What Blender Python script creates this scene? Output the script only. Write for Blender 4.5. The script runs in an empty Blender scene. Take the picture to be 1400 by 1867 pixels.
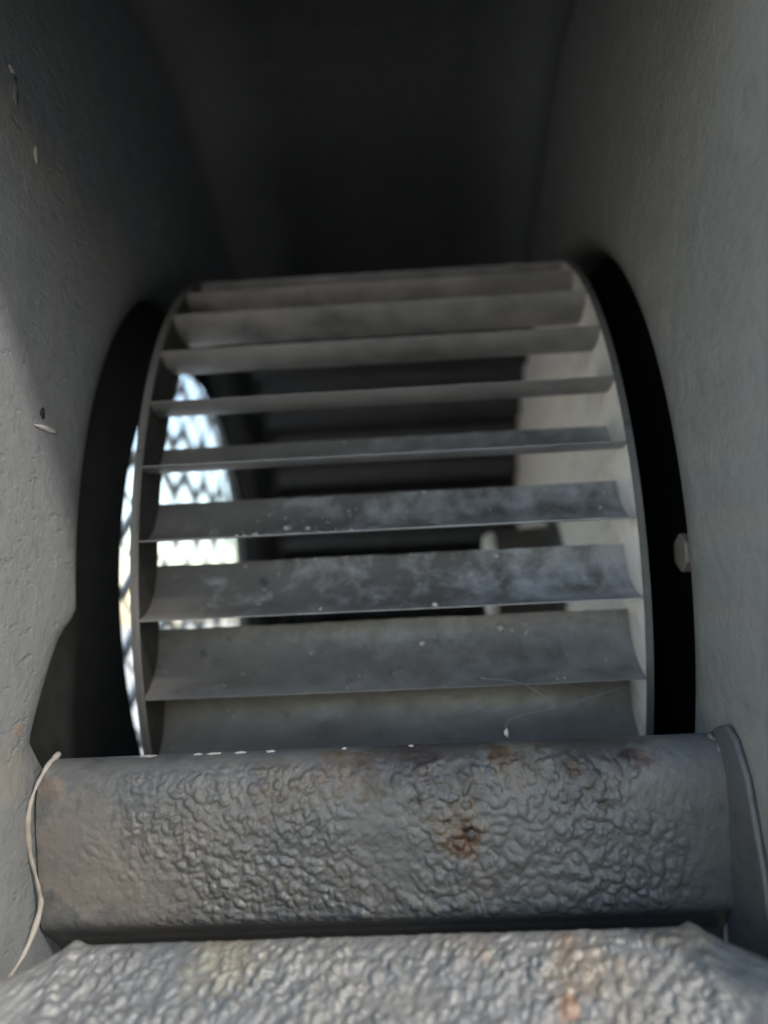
import bpy, bmesh, math, random
import numpy as np
from mathutils import Matrix, Vector

random.seed(7); rng = np.random.default_rng(7)
R = math.radians
S = 0.12                       # one housing width in metres; all shapes below are written in housing widths
PITCH = R(4)                  # the whole blower is tipped back, its outlet looking slightly down
TILT = Matrix.Rotation(PITCH, 4, 'X')
C = bpy.context.scene.collection
scene = bpy.context.scene

# ------------------------------------------------------------------ camera, sky, sun, exposure
cam_d = bpy.data.cameras.new("camera"); cam = bpy.data.objects.new("camera", cam_d); C.objects.link(cam)
right = Vector((0.998, 0.0398, -0.0484)); fwd = Vector((-0.0368, 0.9974, 0.0627)); up = right.cross(fwd)
m3 = Matrix((right, up, -fwd)).transposed().to_4x4()
cam.matrix_world = TILT @ (Matrix.Translation(Vector((0.0694, 0, 0)) * S) @ m3)
cam_d.sensor_fit = 'HORIZONTAL'; cam_d.sensor_width = 36; cam_d.lens = 36
cam_d.clip_start = 0.002; cam_d.clip_end = 5000
cam_d.dof.use_dof = True; cam_d.dof.focus_distance = 1.13 * S; cam_d.dof.aperture_fstop = 11
scene.camera = cam

SUN = (TILT.to_3x3() @ Vector((0.35, -0.25, 0.365))).normalized()      # towards the sun
elev = math.asin(SUN.z); az = math.atan2(SUN.x, SUN.y)
w = bpy.data.worlds.new("World"); scene.world = w; w.use_nodes = True
nt = w.node_tree
sky = nt.nodes.new("ShaderNodeTexSky"); sky.sky_type = 'NISHITA'; sky.sun_disc = False
sky.sun_elevation = elev; sky.sun_rotation = az; sky.air_density = 1.4; sky.dust_density = 1.3; sky.ozone_density = 1.0
bg = nt.nodes["Background"]; bg.inputs[1].default_value = 0.092
nt.links.new(sky.outputs[0], bg.inputs[0])
sd = bpy.data.lights.new("sun", 'SUN'); sun = bpy.data.objects.new("sun", sd); C.objects.link(sun)
sd.energy = 0.95; sd.angle = R(6); sd.color = (1.0, 0.96, 0.90)
sun.rotation_euler = SUN.to_track_quat('Z', 'Y').to_euler()
scene.view_settings.view_transform = 'Standard'; scene.view_settings.look = 'None'
scene.view_settings.exposure = 2.1; scene.view_settings.gamma = 1.0
scene.render.engine = 'CYCLES'
scene.cycles.use_denoising = True
scene.cycles.max_bounces = 10; scene.cycles.diffuse_bounces = 6; scene.cycles.glossy_bounces = 4
scene.cycles.sample_clamp_indirect = 6

# ------------------------------------------------------------------ numpy noise
def h2(ix, iy, s):
    v = np.sin(ix * 127.1 + iy * 311.7 + s * 74.7) * 43758.5453
    return v - np.floor(v)
def vnoise(x, y, s=0):
    ix, iy = np.floor(x), np.floor(y); fx, fy = x - ix, y - iy
    fx = fx * fx * (3 - 2 * fx); fy = fy * fy * (3 - 2 * fy)
    a, b, c, d = h2(ix, iy, s), h2(ix + 1, iy, s), h2(ix, iy + 1, s), h2(ix + 1, iy + 1, s)
    return (a * (1 - fx) + b * fx) * (1 - fy) + (c * (1 - fx) + d * fx) * fy
def fbm(x, y, s=0, o=3):
    t, a, n = 0, 1, 0
    for i in range(o):
        t = t + a * vnoise(x * 2 ** i, y * 2 ** i, s + i * 13); n += a; a *= .5
    return t / n
def worley(x, y, s=0, jit=.9):
    ix, iy = np.floor(x), np.floor(y); f1 = np.full(x.shape, 9.); f2 = np.full(x.shape, 9.)
    for dx in (-1, 0, 1):
        for dy in (-1, 0, 1):
            cx, cy = ix + dx, iy + dy
            px = cx + .5 + jit * (h2(cx, cy, s) - .5); py = cy + .5 + jit * (h2(cx, cy, s + 5) - .5)
            d = np.hypot(px - x, py - y)
            f2 = np.where(d < f1, f1, np.minimum(f2, d)); f1 = np.minimum(f1, d)
    return f1, f2
def domes(x, y, s=0):
    """droplets of paint: the highest of the domes round each point, every dome with its own radius"""
    ix, iy = np.floor(x), np.floor(y); h = np.zeros(x.shape)
    for dx in (-1, 0, 1):
        for dy in (-1, 0, 1):
            cx, cy = ix + dx, iy + dy
            px = cx + .5 + .95 * (h2(cx, cy, s) - .5); py = cy + .5 + .95 * (h2(cx, cy, s + 5) - .5)
            r = .28 + .34 * h2(cx, cy, s + 9) ** 1.3; e = .6 + .8 * h2(cx, cy, s + 2); t = h2(cx, cy, s + 3) * 3.1
            ux, uy = (x - px) * np.cos(t) + (y - py) * np.sin(t), -(x - px) * np.sin(t) + (y - py) * np.cos(t)
            d2 = ((ux * e) ** 2 + (uy / e) ** 2) / r ** 2
            h = np.maximum(h, np.clip(1 - d2, 0, 1) ** .45 * r * (.7 + .6 * h2(cx, cy, s + 4)))
    return h
def sstep(a, b, x):
    t = np.clip((x - a) / (b - a), 0, 1); return t * t * (3 - 2 * t)

# ------------------------------------------------------------------ materials
def N(nt, typ, **kw):
    n = nt.nodes.new(typ)
    for k, v in kw.items():
        if k in n.inputs.keys(): n.inputs[k].default_value = v
        else: setattr(n, k, v)
    return n
def base_mat(name):
    m = bpy.data.materials.new(name); m.use_nodes = True
    nt = m.node_tree; return m, nt, nt.nodes["Principled BSDF"], nt.links.new
def coords(nt, per_object=False):
    tc = N(nt, "ShaderNodeTexCoord"); v = N(nt, "ShaderNodeVectorMath", operation='SCALE'); v.inputs['Scale'].default_value = 1 / S
    nt.links.new(tc.outputs['Object'], v.inputs[0])
    out = v.outputs[0]
    if per_object:
        oi = N(nt, "ShaderNodeObjectInfo"); a = N(nt, "ShaderNodeVectorMath", operation='SCALE'); a.inputs[0].default_value = (37, 0, 19)
        nt.links.new(oi.outputs['Random'], a.inputs['Scale'])
        b = N(nt, "ShaderNodeVectorMath", operation='ADD'); nt.links.new(out, b.inputs[0]); nt.links.new(a.outputs[0], b.inputs[1])
        return out, b.outputs[0]
    return out, out
def ramp(nt, src, a, b, ca=(0, 0, 0, 1), cb=(1, 1, 1, 1)):
    r = N(nt, "ShaderNodeValToRGB"); e = r.color_ramp.elements
    e[0].position, e[1].position = a, b; e[0].color, e[1].color = ca, cb
    nt.links.new(src, r.inputs[0]); return r.outputs[0]
def mix(nt, f, a, b):
    m = N(nt, "ShaderNodeMix", data_type='RGBA')
    if isinstance(f, float): m.inputs[0].default_value = f
    else: nt.links.new(f, m.inputs[0])
    for i, c in ((6, a), (7, b)):
        if isinstance(c, tuple): m.inputs[i].default_value = c if len(c) == 4 else (*c, 1)
        else: nt.links.new(c, m.inputs[i])
    return m.outputs[2]
def noise(nt, vec, scale, detail=3, rough=.5, dist=0):
    n = N(nt, "ShaderNodeTexNoise", Scale=scale, Detail=detail, Roughness=rough, Distortion=dist); nt.links.new(vec, n.inputs['Vector']); return n.outputs['Fac']
def math_(nt, op, a, b):
    m = N(nt, "ShaderNodeMath", operation=op)
    for i, v in enumerate((a, b)):
        if isinstance(v, (int, float)): m.inputs[i].default_value = v
        else: nt.links.new(v, m.inputs[i])
    return m.outputs[0]
def spot(nt, vec, p, r, wob):
    """a stain of its own shape round the point p"""
    d = N(nt, "ShaderNodeVectorMath", operation='DISTANCE'); nt.links.new(vec, d.inputs[0]); d.inputs[1].default_value = p
    x = math_(nt, 'DIVIDE', d.outputs['Value'], r); x = math_(nt, 'ADD', x, math_(nt, 'MULTIPLY', math_(nt, 'SUBTRACT', wob, .5), 2.2))
    return ramp(nt, x, .55, 1.05, (1, 1, 1, 1), (0, 0, 0, 1))

def paint(name, c1, c2, rough=.5, bump=.25, bscale=60, spots=(), tan=None, spec=.5, fleck=0.0, bdist=.004, mott=.8, pits=0.0, over=None):
    m, nt, P, L = base_mat(name)
    v, _ = coords(nt)
    col = mix(nt, ramp(nt, noise(nt, v, 5, 5, .6), .35, .68), c1, c2)
    col = mix(nt, ramp(nt, noise(nt, v, 34, 4, .6), .5, .72), col, tuple(x * mott for x in c1))
    if tan: col = mix(nt, math_(nt, 'MULTIPLY', ramp(nt, noise(nt, v, 3.1, 5, .65, .4), .52, .7), tan[1]), col, tan[0])
    if over:                                      # edges graded towards wall grey in the colour, blurring the corners as shade would
        sx = N(nt, "ShaderNodeSeparateXYZ"); L(v, sx.inputs[0])
        ax = math_(nt, 'ADD', math_(nt, 'ABSOLUTE', sx.outputs[0], 0), math_(nt, 'MULTIPLY', math_(nt, 'SUBTRACT', noise(nt, v, 3, 4), .5), .16))
        col = mix(nt, ramp(nt, ax, .27, .52), col, over)
    wob = noise(nt, v, 42, 4, .65)
    rmask = None
    for p, r, c, a in spots:
        f = math_(nt, 'MULTIPLY', spot(nt, v, p, r, wob), a)
        col = mix(nt, f, col, c)
    if fleck:
        col = mix(nt, math_(nt, 'MULTIPLY', ramp(nt, noise(nt, v, 120, 2), .72, .76), fleck), col, (.5, .5, .48))
    L(col, P.inputs['Base Color'])
    L(ramp(nt, noise(nt, v, 20, 3), .3, .7, (rough - .1,) * 3 + (1,), (rough + .12,) * 3 + (1,)), P.inputs['Roughness'])
    P.inputs['Specular IOR Level'].default_value = spec
    bp = N(nt, "ShaderNodeBump", Strength=bump, Distance=bdist * S)
    hgt = math_(nt, 'ADD', noise(nt, v, bscale, 4, .55, .6), math_(nt, 'MULTIPLY', noise(nt, v, bscale * .22, 3), 1.5))
    if pits:
        mp = N(nt, "ShaderNodeMapping"); mp.inputs['Rotation'].default_value = (.5, 0, 0); mp.inputs['Scale'].default_value = (1, 1, 2.4); L(v, mp.inputs['Vector'])
        hgt = math_(nt, 'SUBTRACT', hgt, math_(nt, 'MULTIPLY', ramp(nt, noise(nt, mp.outputs[0], 26, 2, .5), .60, .72), pits))
    L(hgt, bp.inputs['Height']); L(bp.outputs[0], P.inputs['Normal'])
    return m

RUST, RDARK, OCH, TAN = (.07, .034, .017), (.022, .014, .01), (.10, .073, .042), (.115, .093, .068)
M_wall = paint("left wall paint with shade", (.138, .144, .149), (.154, .157, .157), .42, .45, 75, fleck=.2, mott=.88, pits=.75, spots=(((-.5, 1.079, -.213), .014, (.2, .13, .08), .5), ((-.5, 1.05, -.27), .06, (.22, .2, .165), .4)))  # housing paint made darker and bluer, the shade of this side put into it
M_wall_r = paint("right wall paint with light", (.245, .234, .212), (.262, .249, .224), .42, .4, 75, fleck=.2, mott=.9, pits=.35, spots=(((.5, 1.06, -.40), .018, RUST, .8), ((.5, 1.075, -.42), .04, OCH, .5)))  # the same paint lighter and warmer, with bounced light put into the colour
M_scroll = paint("scroll paint", (.050, .051, .052), (.062, .062, .060), .6, .3, 30, over=(.13, .13, .128))
M_black = paint("recess shade and pit black", (.010, .0105, .011), (.016, .016, .016), .75, .3, 40, spec=.2)  # near black, the shade of the recesses beside the wheel put into the colour
M_lip = paint("lip paint", (.088, .089, .088), (.112, .108, .100), .45, .3, 110, tan=((.165, .142, .115), .5), fleck=.0,  # base kept darker than the walls, in place of shade from in front
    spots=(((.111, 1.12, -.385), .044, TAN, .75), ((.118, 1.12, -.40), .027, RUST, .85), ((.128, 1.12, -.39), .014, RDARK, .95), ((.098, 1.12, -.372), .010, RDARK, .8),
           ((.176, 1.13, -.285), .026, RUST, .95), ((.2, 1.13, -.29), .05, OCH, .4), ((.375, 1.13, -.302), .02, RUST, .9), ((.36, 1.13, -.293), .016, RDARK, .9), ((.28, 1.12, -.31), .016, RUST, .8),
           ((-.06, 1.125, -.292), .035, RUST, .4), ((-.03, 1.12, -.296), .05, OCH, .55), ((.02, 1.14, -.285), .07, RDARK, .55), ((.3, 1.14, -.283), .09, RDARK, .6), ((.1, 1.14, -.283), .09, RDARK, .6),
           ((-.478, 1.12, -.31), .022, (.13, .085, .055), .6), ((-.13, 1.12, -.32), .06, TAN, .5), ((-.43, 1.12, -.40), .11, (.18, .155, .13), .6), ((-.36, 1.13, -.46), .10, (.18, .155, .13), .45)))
M_flange = paint("flange paint", (.090, .092, .092), (.122, .118, .110), .48, .35, 100, tan=((.15, .13, .095), .45),
    spots=(((.218, .9, -.51), .018, (.16, .085, .05), .8), ((.2, .9, -.5), .010, RDARK, .8), ((.12, .96, -.46), .025, (.15, .10, .065), .45), ((.228, .97, -.452), .03, RUST, .4), ((.24, .93, -.47), .05, (.15, .11, .065), .5),
           ((-.185, .96, -.46), .06, (.15, .135, .09), .55), ((.37, .975, -.462), .04, (.19, .155, .12), .7)))
M_bead = paint("weld sealant", (.30, .28, .245), (.22, .185, .15), .6, .4, 80)
M_chip_glint = paint("chip and glint", (.34, .33, .31), (.26, .24, .215), .5, .3, 80)
M_bolt = paint("bolt steel", (.25, .215, .185), (.15, .12, .10), .5, .3, 60)
M_hub = paint("hub", (.07, .066, .06), (.09, .085, .078), .5, .2, 40)
M_plate = paint("back plate paint", (.79, .715, .64), (.83, .76, .69), .45, .25, 40)
M_inner_shade = paint("inner wheel shade", (.014, .014, .014), (.022, .0215, .021), .5, .2, 60)  # near black, shade inside the wheel put into the colour
M_guard = paint("guard wire", (.52, .52, .51), (.6, .6, .59), .55, .1, 60)

def blade_mat():
    m, nt, P, L = base_mat("blade metal")
    v, u = coords(nt, True)
    col = mix(nt, ramp(nt, noise(nt, u, 6, 5, .6), .35, .7), (.082, .079, .075), (.118, .113, .105))
    col = mix(nt, ramp(nt, noise(nt, u, 30, 4, .65), .62, .72), col, (.05, .049, .048))
    at = N(nt, "ShaderNodeAttribute", attribute_type='OBJECT', attribute_name="dust")
    sp = N(nt, "ShaderNodeSeparateXYZ"); L(v, sp.inputs[0])
    # a pale film of dust, thicker towards the back plate end
    film = math_(nt, 'MULTIPLY', at.outputs['Fac'], ramp(nt, math_(nt, 'ADD', noise(nt, u, 13, 6, .68, .25), math_(nt, 'MULTIPLY', sp.outputs[0], .36)), .46, .74))
    wm = N(nt, "ShaderNodeAttribute", attribute_type='OBJECT', attribute_name="warm")
    col = mix(nt, film, col, (.31, .318, .33))
    col = mix(nt, math_(nt, 'MULTIPLY', wm.outputs['Fac'], ramp(nt, noise(nt, u, 9, 5, .6), .3, .6)), col, (.31, .288, .26))
    yy = math_(nt, 'ADD', math_(nt, 'MULTIPLY', sp.outputs[1], -1), math_(nt, 'MULTIPLY', math_(nt, 'SUBTRACT', noise(nt, u, 26, 4, .65), .5), .05))
    edge = math_(nt, 'MULTIPLY', ramp(nt, math_(nt, 'MULTIPLY', math_(nt, 'SUBTRACT', yy, .755), 18), .2, .95), .42)
    col = mix(nt, edge, col, (.24, .235, .225))
    fl = math_(nt, 'MULTIPLY', ramp(nt, noise(nt, u, 90, 2, .5), .71, .75), math_(nt, 'ADD', math_(nt, 'MULTIPLY', at.outputs['Fac'], .6), .15))
    col = mix(nt, fl, col, (.5, .49, .46))
    col = mix(nt, math_(nt, 'MULTIPLY', ramp(nt, noise(nt, u, 19, 4, .6), .74, .78), at.outputs['Fac']), col, RUST)
    L(col, P.inputs['Base Color'])
    L(ramp(nt, noise(nt, u, 14, 3), .3, .7, (.30, .30, .30, 1), (.50, .50, .50, 1)), P.inputs['Roughness'])
    P.inputs['Metallic'].default_value = .15; P.inputs['Specular IOR Level'].default_value = .5
    bp = N(nt, "ShaderNodeBump", Strength=.3, Distance=.003 * S)
    L(math_(nt, 'ADD', noise(nt, u, 60, 4), math_(nt, 'MULTIPLY', noise(nt, u, 12, 3), 2)), bp.inputs['Height']); L(bp.outputs[0], P.inputs['Normal'])
    return m
M_blade = blade_mat()
def plain(name, c, rough=.6):
    m, nt, P, L = base_mat(name); v, _ = coords(nt)
    L(mix(nt, ramp(nt, noise(nt, v, 300, 2), .4, .6), c, tuple(x * .7 for x in c)), P.inputs['Base Color']); P.inputs['Roughness'].default_value = rough
    return m
M_speck = plain("dust grain", (.42, .41, .39), .8)
M_web = plain("web silk", (.3, .3, .3), .6)

# ------------------------------------------------------------------ object helpers
def link(name, verts, faces, mat, parent=None, smooth=True, auto=None):
    me = bpy.data.meshes.new(name)
    me.from_pydata([(x * S, y * S, z * S) for x, y, z in verts], [], faces)
    me.validate(); me.update()
    bm = bmesh.new(); bm.from_mesh(me); bmesh.ops.recalc_face_normals(bm, faces=bm.faces[:]); bm.to_mesh(me); bm.free()
    if smooth:
        me.polygons.foreach_set('use_smooth', [True] * len(me.polygons))
        if auto: me.set_sharp_from_angle(angle=R(auto))
    me.materials.append(mat)
    o = bpy.data.objects.new(name, me); C.objects.link(o)
    if parent: o.parent = parent
    return o
def thing(name, label, cat):
    o = bpy.data.objects.new(name, None); C.objects.link(o); o.matrix_world = TILT; o.empty_display_size = .02
    o['label'] = label; o['category'] = cat; return o
def bevel(o, width, seg=3, ang=30):
    b = o.modifiers.new("edge", 'BEVEL'); b.width = width * S; b.segments = seg; b.limit_method = 'ANGLE'; b.angle_limit = R(ang); return o
def grid(nu, nv, f, close_u=False):
    V = [f(i, j) for i in range(nu) for j in range(nv)]
    F = [(i * nv + j, ((i + 1) % nu) * nv + j, ((i + 1) % nu) * nv + j + 1, i * nv + j + 1) for i in range(nu if close_u else nu - 1) for j in range(nv - 1)]
    return V, F
def catmull(P, n):
    P = [np.array(p, float) for p in P]; out = []
    Q = [2 * P[0] - P[1]] + P + [2 * P[-1] - P[-2]]
    for i in range(1, len(Q) - 2):
        for k in range(n):
            t = k / n; a, b, c, d = Q[i - 1:i + 3]
            out.append(.5 * (2 * b + (c - a) * t + (2 * a - 5 * b + 4 * c - d) * t * t + (3 * b - a - 3 * c + d) * t ** 3))
    out.append(P[-1]); return np.array(out)
def resample(P, n):
    d = np.r_[0, np.cumsum(np.hypot(*np.diff(P, axis=0).T))]; t = np.linspace(0, d[-1], n)
    return np.c_[np.interp(t, d, P[:, 0]), np.interp(t, d, P[:, 1])], d[-1]
def lathe(prof, n=96, axis=(2.1167, -.0566), a0=0):
    """closed profile of (X, radius) swept round the wheel axis"""
    m = len(prof); V = []; F = []
    for i in range(n):
        a = a0 + 2 * math.pi * i / n
        for x, r in prof: V.append((x, axis[0] - r * math.cos(a), axis[1] + r * math.sin(a)))
    for i in range(n):
        for j in range(m):
            F.append((i * m + j, ((i + 1) % n) * m + j, ((i + 1) % n) * m + (j + 1) % m, i * m + (j + 1) % m))
    return V, F
def tube(P, rad, n=8):
    P = [Vector(p) for p in P]; V = []; F = []
    for i, p in enumerate(P):
        t = (P[min(i + 1, len(P) - 1)] - P[max(i - 1, 0)]).normalized()
        a = t.cross(Vector((.3, .2, .93))).normalized(); b = t.cross(a)
        r = rad(i) if callable(rad) else rad
        for k in range(n):
            q = p + (a * math.cos(2 * math.pi * k / n) + b * math.sin(2 * math.pi * k / n)) * r; V.append(tuple(q))
    for i in range(len(P) - 1):
        for k in range(n): F.append((i * n + k, i * n + (k + 1) % n, (i + 1) * n + (k + 1) % n, (i + 1) * n + k))
    F += [tuple(range(n)), tuple((len(P) - 1) * n + k for k in range(n))]
    return V, F

YC, ZC, RW = 2.1167, -.0566, .8109

# ------------------------------------------------------------------ ground
gm = paint("concrete", (.53, .49, .435), (.61, .565, .505), .85, .2, 2)
me = bpy.data.meshes.new("ground"); g = 1500
me.from_pydata([(-g, -g, 0), (g, -g, 0), (g, g, 0), (-g, g, 0)], [], [(0, 1, 2, 3)]); me.materials.append(gm)
gr = bpy.data.objects.new("ground", me); C.objects.link(gr); gr.location.z = -.6; gr['kind'] = 'structure'

# ------------------------------------------------------------------ blower housing
H = thing("blower_housing", "dark grey painted metal blower housing with bumpy rusty paint on the front lip", "blower housing")

DISH = [(0, .078), (.003, .058), (.009, .041), (.018, .028), (.031, .018), (.048, .010), (.072, .0045), (.10, .0014), (.14, 0)]   # the sheet is dished in round each opening
def panel(outline, r_in, x0, x1, mat):
    n = 360; V, F = [], []
    for i in range(n):
        a = 2 * math.pi * i / n; dy, dz = -math.cos(a), math.sin(a); ro = 9.0
        for (y0, z0), (y1, z1) in zip(outline, outline[1:] + outline[:1]):
            ey, ez = y1 - y0, z1 - z0; den = dy * ez - dz * ey
            if abs(den) < 1e-9: continue
            t = ((y0 - YC) * ez - (z0 - ZC) * ey) / den; u = ((y0 - YC) * dz - (z0 - ZC) * dy) / den
            if t > 0 and -1e-6 <= u <= 1 + 1e-6: ro = min(ro, t)
        ri = r_in(math.degrees(a))
        for x in (x0, x1):
            sg = 1 if x1 > 0 else -1
            for dr, dx in DISH: V.append((x + sg * dx if x == x0 else x, YC + dy * (ri + dr), ZC + dz * (ri + dr)))
            V.append((x, YC + dy * ro, ZC + dz * ro))
    m = len(DISH) + 1
    for i in range(n):
        a, b = i * 2 * m, (i + 1) % n * 2 * m
        for q in range(m - 1): F += [(a + q, b + q, b + q + 1, a + q + 1), (a + m + q, a + m + q + 1, b + m + q + 1, b + m + q)]
        F += [(a, a + m, b + m, b), (a + m - 1, b + m - 1, b + 2 * m - 1, a + 2 * m - 1)]
    o = link("side_panel", V, F, mat, H, auto=60)
    return o
def left_hole(deg):
    d = (360 - deg) % 360                         # degrees below the forward axis
    return float(np.interp(d, [0, .6, 2.6, 10.7, 12.5, 16, 27, 360], [.777, .780, .842, .965, .95, .92, .777, .777]))  # lobe towards the lip follows the outline of a dark wedge
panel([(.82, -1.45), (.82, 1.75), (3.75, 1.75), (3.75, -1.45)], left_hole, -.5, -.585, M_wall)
panel([(.84, -1.45), (.84, -.10), (.30, .75), (.82, .752), (.82, 1.75), (3.75, 1.75), (3.75, -1.45)], lambda d: .817, .5, .60, M_wall_r)  # forward point is an added, unseen fin that shades the left wall and lip

# inlet plate with its inward cone, and the motor plate on the other side, both blackened in place of shade
V, F = lathe([(-.585, 1.3), (-.585, .74), (-.56, .68), (-.53, .615), (-.522, .596), (-.53, .592), (-.57, .665), (-.60, .735), (-.60, 1.3)], 128)
link("inlet_plate", V, F, M_black, H, auto=40)
V, F = lathe([(.60, 1.3), (.60, .02), (.615, .02), (.615, 1.3)], 96)
link("motor_plate", V, F, M_black, H, auto=40)

# expanded metal inlet guard
def guard():
    V, F = [], []
    py, pz, w, t = .215, .14, .0125, .013
    nz, ny = 16, 12
    def bar(p, q):
        p, q = Vector(p), Vector(q); d = (q - p).normalized(); s = Vector((0, -d.z, d.y)) * w / 2; k = Vector((t, 0, 0))
        b = len(V)
        for e in (p - d * w * .3, q + d * w * .3):
            for a in (-s - k * .5, s + k * .2, s + k, -s + k * .3): V.append(tuple(e + a))
        F.extend([(b, b + 1, b + 2, b + 3), (b + 4, b + 7, b + 6, b + 5)] + [(b + i, b + 4 + i, b + 4 + (i + 1) % 4, b + (i + 1) % 4) for i in range(4)])
    for i in range(-ny, ny):
        for j in range(-nz, nz):
            y, z = YC + i * py / 1, ZC + j * pz
            if math.hypot(y - YC, z - ZC) > .86: continue
            for sy in (-1, 1):
                for sz in (-1, 1):
                    bar((-.63, y, z + sz * pz / 2), (-.63, y + sy * py / 2, z))
    return V, F
V, F = guard(); link("inlet_guard", V, F, M_guard, H, smooth=False)

# scroll: one sheet from under the lip round behind the wheel and over to the top of the outlet
sc = catmull([(1.24, -.40), (1.45, -.74), (1.8, -.98), (2.2, -1.05), (2.65, -.95), (3.02, -.65), (3.2, -.2), (3.18, .3), (2.95, .74), (2.55, 1.05), (2.15, 1.24), (1.79, 1.36), (1.35, 1.30), (.82, 1.10)], 10)
tn = np.gradient(sc, axis=0); tn /= np.linalg.norm(tn, axis=1)[:, None]
nm_ = np.c_[tn[:, 1], -tn[:, 0]]; out = sc + nm_ * .03
prof = np.r_[sc, out[::-1]]; m = len(prof)
V = []
# the sheet is coved where it meets the side panels
fx = np.concatenate([-.4985 + .13 * (1 - np.cos(np.linspace(0, np.pi / 2, 8))), [0], (.4985 - .13 * (1 - np.cos(np.linspace(0, np.pi / 2, 8))))[::-1]])
k = len(sc)
for x in fx:
    c = max(0., abs(x) - .3685) / .13; cove = .13 * (1 - math.sqrt(max(0., 1 - c * c)))
    V += [(x, p[0] - q[0] * cove, p[1] - q[1] * cove) for p, q in zip(sc, nm_ * np.linspace(.25, 1, k)[:, None])]
    V += [(x, p[0], p[1]) for p in out[::-1]]
F = [(a * m + i, a * m + (i + 1) % m, (a + 1) * m + (i + 1) % m, (a + 1) * m + i) for a in range(len(fx) - 1) for i in range(m)]
F += [(b + i, b + i + 1, b + m - 2 - i, b + m - 1 - i) for b in (0, m * (len(fx) - 1)) for i in range(k - 1)]
link("scroll_wall", V, F, M_scroll, H, auto=40)

# unseen top flange, added at the front edge of the duct to cast a shadow line
def box(name, lo, hi, mat, parent, bv=.006):
    V = [(x, y, z) for x in (lo[0], hi[0]) for y in (lo[1], hi[1]) for z in (lo[2], hi[2])]
    F = [(0, 1, 3, 2), (4, 6, 7, 5), (0, 4, 5, 1), (2, 3, 7, 6), (0, 2, 6, 4), (1, 5, 7, 3)]
    return bevel(link(name, V, F, mat, parent, auto=40), bv)
box("top_shade_flange", (-.4985, .79, .76), (.4985, .818, 1.14), M_scroll, H)

# cutoff lip: the rolled sheet below the wheel, its paint swollen into blisters
lp = catmull([(1.30, -.52), (1.262, -.40), (1.218, -.315), (1.192, -.288), (1.165, -.277), (1.14, -.285), (1.12, -.315), (1.115, -.36), (1.119, -.42), (1.122, -.474), (1.127, -.510), (1.160, -.540), (1.19, -.58), (1.14, -.64), (1.0, -.65)], 12)
NV, NU = 400, 640
lp, llen = resample(lp, NV)
tn = np.gradient(lp, axis=0); tn /= np.linalg.norm(tn, axis=1)[:, None]
ln = np.c_[tn[:, 1], -tn[:, 0]]
ln = np.where((ln[:, :1] * -1 + ln[:, 1:] * .3) > 0, ln, ln)
if ln[NV // 2, 0] > 0: ln = -ln
U = np.linspace(-.497, .497, NU)[:, None] * np.ones((1, NV)); T = np.ones((NU, 1)) * np.linspace(0, llen, NV)[None]
def blisters(u, v, cell, seed, warp=.35, ang=0., stretch=1.):
    ca, sa = math.cos(ang), math.sin(ang); a, b = u * ca + v * sa, (-u * sa + v * ca)
    a, b = a / cell / stretch, b / cell
    a2 = a + warp * 2 * (fbm(a * .6, b * .6, seed, 2) - .5); b2 = b + warp * 2 * (fbm(a * .6 + 9, b * .6 + 4, seed + 3, 2) - .5)
    return domes(a2, b2, seed)
b1 = blisters(U, T, .0135, 3, .12, -.5, 1.1)
b2_ = blisters(U, T, .024, 11, .12, -.3, 1.0)
b3 = blisters(U, T, .0090, 23, .2, -.6, 1.2)
wr = sstep(-.12, .12, U + .1 * (fbm(U * 6, T * 6, 40) - .5))
ztop = int(np.argmax(lp[:, 1])); zz = np.where(np.arange(NV) > ztop, lp[:, 1], 0.)
face = np.ones((NU, 1)) * (sstep(.284, .302, -zz) * (1 - sstep(.494, .520, -zz)))[None]            # only on the face that looks out of the outlet
ends = sstep(-.46, -.30, U + .22 * (fbm(U * 9, T * 9, 50) - .5)) * (1 - sstep(.34, .47, U + .15 * (fbm(U * 8, T * 8, 51) - .5)))
patch = .35 + .75 * sstep(.3, .6, fbm(U * 5, T * 5, 60))
hgt = (b1 * .0062 * (1 - .1 * wr) + b2_ * .0070 * sstep(.35, .6, fbm(U * 7, T * 7, 70) * .6 + .5 * wr) + b3 * .0036 * (1 - .5 * wr)) * face * ends * patch
hgt += .0012 * (fbm(U * 4, T * 6, 80) - .5) + .0006 * (fbm(U * 80, T * 80, 81) - .5) + .003 * (fbm(U * 34, T * 40, 82) - .5) * face * ends
V, F = grid(NU, NV, lambda i, j: (U[i, j], lp[j, 0] + ln[j, 0] * hgt[i, j], lp[j, 1] + ln[j, 1] * hgt[i, j]))
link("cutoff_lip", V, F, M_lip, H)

# outlet flange below the lip: a bumpy painted sheet folded down at both ends
fp = catmull([(1.03, -.66), (1.02, -.54), (1.008, -.487), (.992, -.4705), (.968, -.474), (.93, -.494), (.88, -.525), (.80, -.60), (.70, -.70)], 12)
NV2, NU2 = 300, 640
fp, fl = resample(fp, NV2)
tn = np.gradient(fp, axis=0); tn /= np.linalg.norm(tn, axis=1)[:, None]; fn = np.c_[tn[:, 1], -tn[:, 0]]
if fn[NV2 // 2, 1] < 0: fn = -fn
U = np.linspace(-.4965, .4965, NU2)[:, None] * np.ones((1, NV2)); T = np.ones((NU2, 1)) * np.linspace(0, fl, NV2)[None]
b1 = blisters(U, T, .0128, 103, .22, -.85, 1.45); b2_ = blisters(U, T, .024, 111, .35, -.8, 1.4); b3 = blisters(U, T, .009, 121, .4, -.9, 1.4)
face = sstep(.185, .235, T)
patch = .6 + .5 * sstep(.35, .6, fbm(U * 8, T * 8, 160))
ends2 = 1 - .65 * sstep(.34, .42, np.abs(U))
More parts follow.
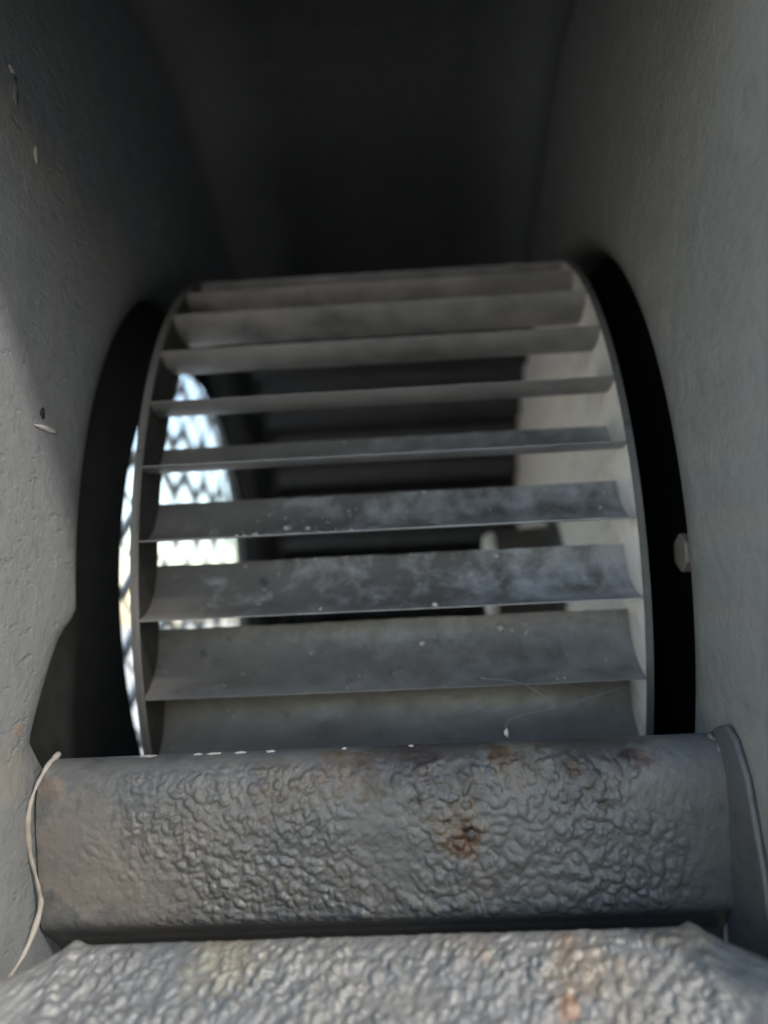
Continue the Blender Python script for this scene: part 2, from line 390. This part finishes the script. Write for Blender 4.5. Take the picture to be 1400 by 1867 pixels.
hgt = (b1 * .0088 + b2_ * .0065 * sstep(.4, .6, fbm(U * 9, T * 9, 170)) + b3 * .004) * face * patch * ends2 + .0012 * (fbm(U * 12, T * 12, 180) - .5) + .001 * (fbm(U * 70, T * 70, 181) - .5)
xs = np.linspace(-.4965, .4965, NU2)
fold = (np.sqrt(np.clip(np.abs(xs) - .383, 0, 1) ** 2 + .008 ** 2) - .008) * (np.abs(xs) > .383)
ridge = .006 * np.exp(-((np.abs(xs) - .386) / .010) ** 2)
V, F = grid(NU2, NV2, lambda i, j: (U[i, j], fp[j, 0] + fn[j, 0] * (hgt[i, j] + ridge[i]) - 1.15 * fold[i], fp[j, 1] + fn[j, 1] * (hgt[i, j] + ridge[i]) - .12 * fold[i]))
link("outlet_flange", V, F, M_flange, H)

# sealant beads where the lip meets the side panels
bd = catmull([(-.490, 1.176, -.272), (-.493, 1.14, -.285), (-.496, 1.108, -.312), (-.4975, 1.094, -.345), (-.4975, 1.098, -.39), (-.492, 1.108, -.44), (-.4915, 1.112, -.475), (-.496, 1.08, -.515), (-.499, 1.03, -.535)], 10)
V, F = tube(bd, lambda i: .0036 + .0010 * math.sin(i * .21 + 1) + .0005 * math.sin(i * .9) ); link("weld_bead", V, F, M_bead, H)
bd = catmull([(.493, 1.165, -.273), (.494, 1.138, -.30), (.495, 1.122, -.335), (.497, 1.118, -.40), (.498, 1.125, -.475), (.498, 1.10, -.52), (.499, 1.03, -.535)], 10)
V, F = tube(bd, lambda i: .0030 + .0008 * math.sin(i * .5) + .0006 * random.random()); link("weld_bead", V, F, M_wall_r, H)
def blob(P, rx, ry, rz, mat, name, parent, seed, sub=2, wob=.45):
    bm = bmesh.new(); bmesh.ops.create_icosphere(bm, subdivisions=sub, radius=1)
    r2 = random.Random(seed); ph = [r2.random() * 6.3 for _ in range(6)]
    V = []
    for v in bm.verts:
        k = 1 + wob * .5 * (math.sin(v.co.x * 3 + ph[0]) * math.sin(v.co.y * 3.4 + ph[1]) + math.sin(v.co.z * 4 + ph[2]) * math.sin(v.co.x * 5 + ph[3]))
        V.append((P[0] + v.co.x * rx * k, P[1] + v.co.y * ry * k, P[2] + v.co.z * rz * k))
    F = [tuple(v.index for v in f.verts) for f in bm.faces]; bm.free()
    return (V, F) if mat is None else link(name, V, F, mat, parent)
blob((.492, 1.142, -.305), .012, .014, .024, M_flange, "flake_glint", H, 1)
blob((.488, 1.155, -.283), .008, .012, .010, M_flange, "flake_glint", H, 2)
blob((-.499, 1.178, .232), .002, .040, .0045, M_chip_glint, "paint_chip", H, 4)
blob((-.499, 1.165, .255), .003, .007, .008, M_black, "paint_chip", H, 5)
blob((-.499, 1.091, .766), .002, .010, .006, M_chip_glint, "paint_chip", H, 6)
blob((-.499, 1.162, .672), .002, .008, .015, M_chip_glint, "paint_chip", H, 7)
blob((-.499, 1.10, .735), .003, .007, .022, M_flange, "paint_chip", H, 8)
blob((-.499, 1.768, .826), .005, .014, .010, M_flange, "paint_chip", H, 9)

for i, (x, rx) in enumerate(((-.345, .014), (-.27, .007), (-.245, .013), (-.205, .010), (-.16, .007), (-.05, .004), (.05, .004))):
    blob((x, 1.158, -.2765), rx, .003, .0022, M_chip_glint, "flake_glint", H, 30 + i)  # pale slivers along the lip's crest stand in for its highlights
def gusset(P, x0, x1, mat):
    n = len(P); V = [(x, p[0], p[1]) for x in (x0, x1) for p in P]
    F = [(i, (i + 1) % n, n + (i + 1) % n, n + i) for i in range(n)] + [tuple(range(n)), tuple(range(n, 2 * n))]
    bevel(link("corner_flap", V, F, mat, H, auto=30), .004)
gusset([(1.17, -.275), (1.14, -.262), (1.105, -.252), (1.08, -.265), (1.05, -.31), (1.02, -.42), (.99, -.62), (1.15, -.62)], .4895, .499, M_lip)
# hexagon bolt holding the motor plate
def prism(cx, cy, cz, r, x0, x1, n, ph=0):
    V = [(x, cy + r * math.cos(2 * math.pi * i / n + ph), cz + r * math.sin(2 * math.pi * i / n + ph)) for x in (x0, x1) for i in range(n)]
    F = [(i, (i + 1) % n, n + (i + 1) % n, n + i) for i in range(n)] + [tuple(range(n)), tuple(range(n, 2 * n))]
    return V, F
V, F = prism(0, 1.335, -.012, .034, .522, .585, 6, .5); bo = bevel(link("bolt", V, F, M_bolt, H, auto=30), .004)
V, F = prism(0, 1.335, -.012, .06, .585, .60, 24); link("washer", V, F, M_hub, bo, auto=30)

# ------------------------------------------------------------------ fan wheel
W = thing("fan_wheel", "dusty dark grey squirrel cage fan wheel with curved blades inside the housing", "fan wheel")
XL, XR = -.4145, .4506
V, F = lathe([(XL - .002, RW - .004), (XL - .002, .696), (XL + .003, .696), (XL + .003, RW - .004)], 144)
link("rim", V, F, M_inner_shade, W, auto=40)
V, F = lathe([(XL - .005, RW - .005), (XL + .004, RW - .005), (XL + .008, RW), (XL + .004, RW + .005), (XL - .005, RW + .005)], 144)
link("rim_edge", V, F, M_blade, W, auto=30)
V, F = lathe([(XR, RW), (XR, .02), (XR + .006, .02), (XR + .006, RW)], 144)
link("back_plate", V, F, M_plate, W, auto=40)
V, F = lathe([(XR - .003, RW + .0005), (XR + .008, RW + .0005), (XR + .008, RW + .007), (XR - .003, RW + .007)], 144)
link("rim_edge", V, F, M_blade, W, auto=40)
V, F = lathe([(XR - .001, .03), (XR - .001, .15), (XR - .02, .13), (.30, .12), (.285, .12), (.285, .03)], 64)
hb = link("hub", V, F, M_hub, W, auto=40)
V, F = lathe([(.2845, .03), (.2845, .119), (.275, .119), (.262, .11), (.262, .03)], 64)
link("hub_collar", V, F, M_plate, hb, auto=40)
V, F = prism(0, YC, ZC, .03, .20, .62, 24); link("shaft", V, F, M_bolt, W, auto=40)

# one blade about the axis, its outer edge at angle 0, copied round the wheel
NB = 37; DTH = 2 * math.pi / NB; TH0 = R(7.4718) + .005
BG, BC, BS = R(37.5), .148, .027
def sag(t): return 4 * t * (1 - t)
def dsag(t): return 4 * (1 - 2 * t)
def blade_mesh(seed):
    g, c, s, th = BG, BC, BS, .0010
    nb, nx = 15, 60
    rr = random.Random(seed); o1, o2 = rr.random() * 50, rr.random() * 50
    V, F = [], []
    cd = (math.cos(g), math.sin(g)); nd = (cd[1], -cd[0])
    def pt(t, x, side, e):
        t = t + e
        y = -RW + c * cd[0] * t + s * nd[0] * sag(t); z = c * cd[1] * t + s * nd[1] * sag(t)
        ty, tz = c * cd[0] + s * nd[0] * dsag(t), c * cd[1] + s * nd[1] * dsag(t); l = math.hypot(ty, tz)
        wv = .0006 * (float(fbm(np.array(x * 3 + o1), np.array(t * 1.5), 5)) - .5)
        return (x, y - tz / l * (side * th + wv), z + ty / l * (side * th + wv))
    L = 2 * nb
    for i in range(nx):
        x = XL + .0035 + (XR - XL - .004) * i / (nx - 1)
        ea = .022 * (float(fbm(np.array(x * 40 + o2), np.array(1.), 7)) - .5); eb = .02 * (float(fbm(np.array(x * 40 + o1), np.array(3.), 9)) - .5)
        for side in (1, -1):
            for k in range(nb):
                t = k / (nb - 1) if side == 1 else 1 - k / (nb - 1)
                V.append(pt(t, x, side, ea * (1 - t) + eb * t))
    for i in range(nx - 1):
        for k in range(L): F.append((i * L + k, (i + 1) * L + k, (i + 1) * L + (k + 1) % L, i * L + (k + 1) % L))
    for b in (0, (nx - 1) * L):
        F += [(b + k, b + k + 1, b + L - 2 - k, b + L - 1 - k) for k in range(nb - 1)]
    return V, F
protos = []
blades = {}
for k in range(-18, 19):
    if len(protos) < 5:
        V, F = blade_mesh(len(protos)); o = link("blade", V, F, M_blade, W, auto=45); protos.append(o)
    else:
        o = protos[(k * 7) % 5].copy(); C.objects.link(o); o.parent = W
    o.material_slots[0].link = 'OBJECT'; o.material_slots[0].material = M_blade if -6 < k < 9 else M_inner_shade  # far blades coloured near black to stand in for shade
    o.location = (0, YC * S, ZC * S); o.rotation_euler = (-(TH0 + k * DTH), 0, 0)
    o['warm'] = max(0.0, min(1.0, (k - .5) / 3.5)) if k < 9 else 0.0  # tint rising to the upper blades, in place of warm light from below
    o['dust'] = {0: .95, -1: 1.25, -2: .4, -3: .15, -4: .15, 1: .55}.get(k, .08); blades[k] = o

# loose grains of dust stuck to the blades in view
def blade_pt(k, t, x, lift=0):
    g, c, s = BG, BC, BS; cd = (math.cos(g), math.sin(g)); nd = (cd[1], -cd[0])
    y = -RW + c * cd[0] * t + s * nd[0] * sag(t); z = c * cd[1] * t + s * nd[1] * sag(t)
    ty, tz = c * cd[0] + s * nd[0] * dsag(t), c * cd[1] + s * nd[1] * dsag(t); l = math.hypot(ty, tz)
    return (x, y - tz / l * lift, z + ty / l * lift)
for k, n, lo, hi in ((0, 40, -.24, -.02), (1, 5, -.35, .1), (-1, 8, .0, .4), (-2, 8, -.4, .4), (-3, 5, -.3, .3)):
    V, F = [], []
    for i in range(n):
        x = random.uniform(lo, hi) if i % 4 else random.uniform(-.38, .42); t = random.uniform(.15, .8) if k == 0 and i % 3 else abs(random.gauss(0, .25)) % 1
        r = random.choice((.0011, .0013, .0016, .0026)) * random.uniform(.7, 1.2)
        v, f = blob(blade_pt(k, t, x, .003), r * 1.3, r, r, None, '', None, i, 1)
        b = len(V); V += v; F += [tuple(q + b for q in p) for p in f]
    for x, t, r in {-1: ((.218, .93, .006), (.10, .05, .005)), -2: ((.218, .86, .007), (.075, .72, .0055)), 0: ((-.16, .45, .005), (-.12, .4, .0045))}.get(k, ()):
        v, f = blob(blade_pt(k, t, x, .004), r, r, r, None, '', None, 77, 2)
        b = len(V); V += v; F += [tuple(q + b for q in p) for p in f]
    o = link("dust", V, F, M_speck, blades[k]); o['kind'] = 'stuff'

# ------------------------------------------------------------------ cobweb threads across the lower right blades
wb = thing("cobweb", "fine pale cobweb threads strung from the lip to the lower right blades", "cobweb")
def thread(P, r): 
    V, F = tube(catmull(P, 8), r, 5); return link("thread", V, F, M_web, wb)
thread([(.197, 1.19, -.278), (.21, 1.27, -.268), (.30, 1.33, -.262), (.424, 1.36, -.238)], .0006)
thread([(.30, 1.33, -.262), (.24, 1.32, -.22), (.17, 1.31, -.205)], .0005)
V, F = blob((.194, 1.188, -.270), .004, .004, .006, None, '', None, 5); link("dust_grain", V, F, M_speck, wb)
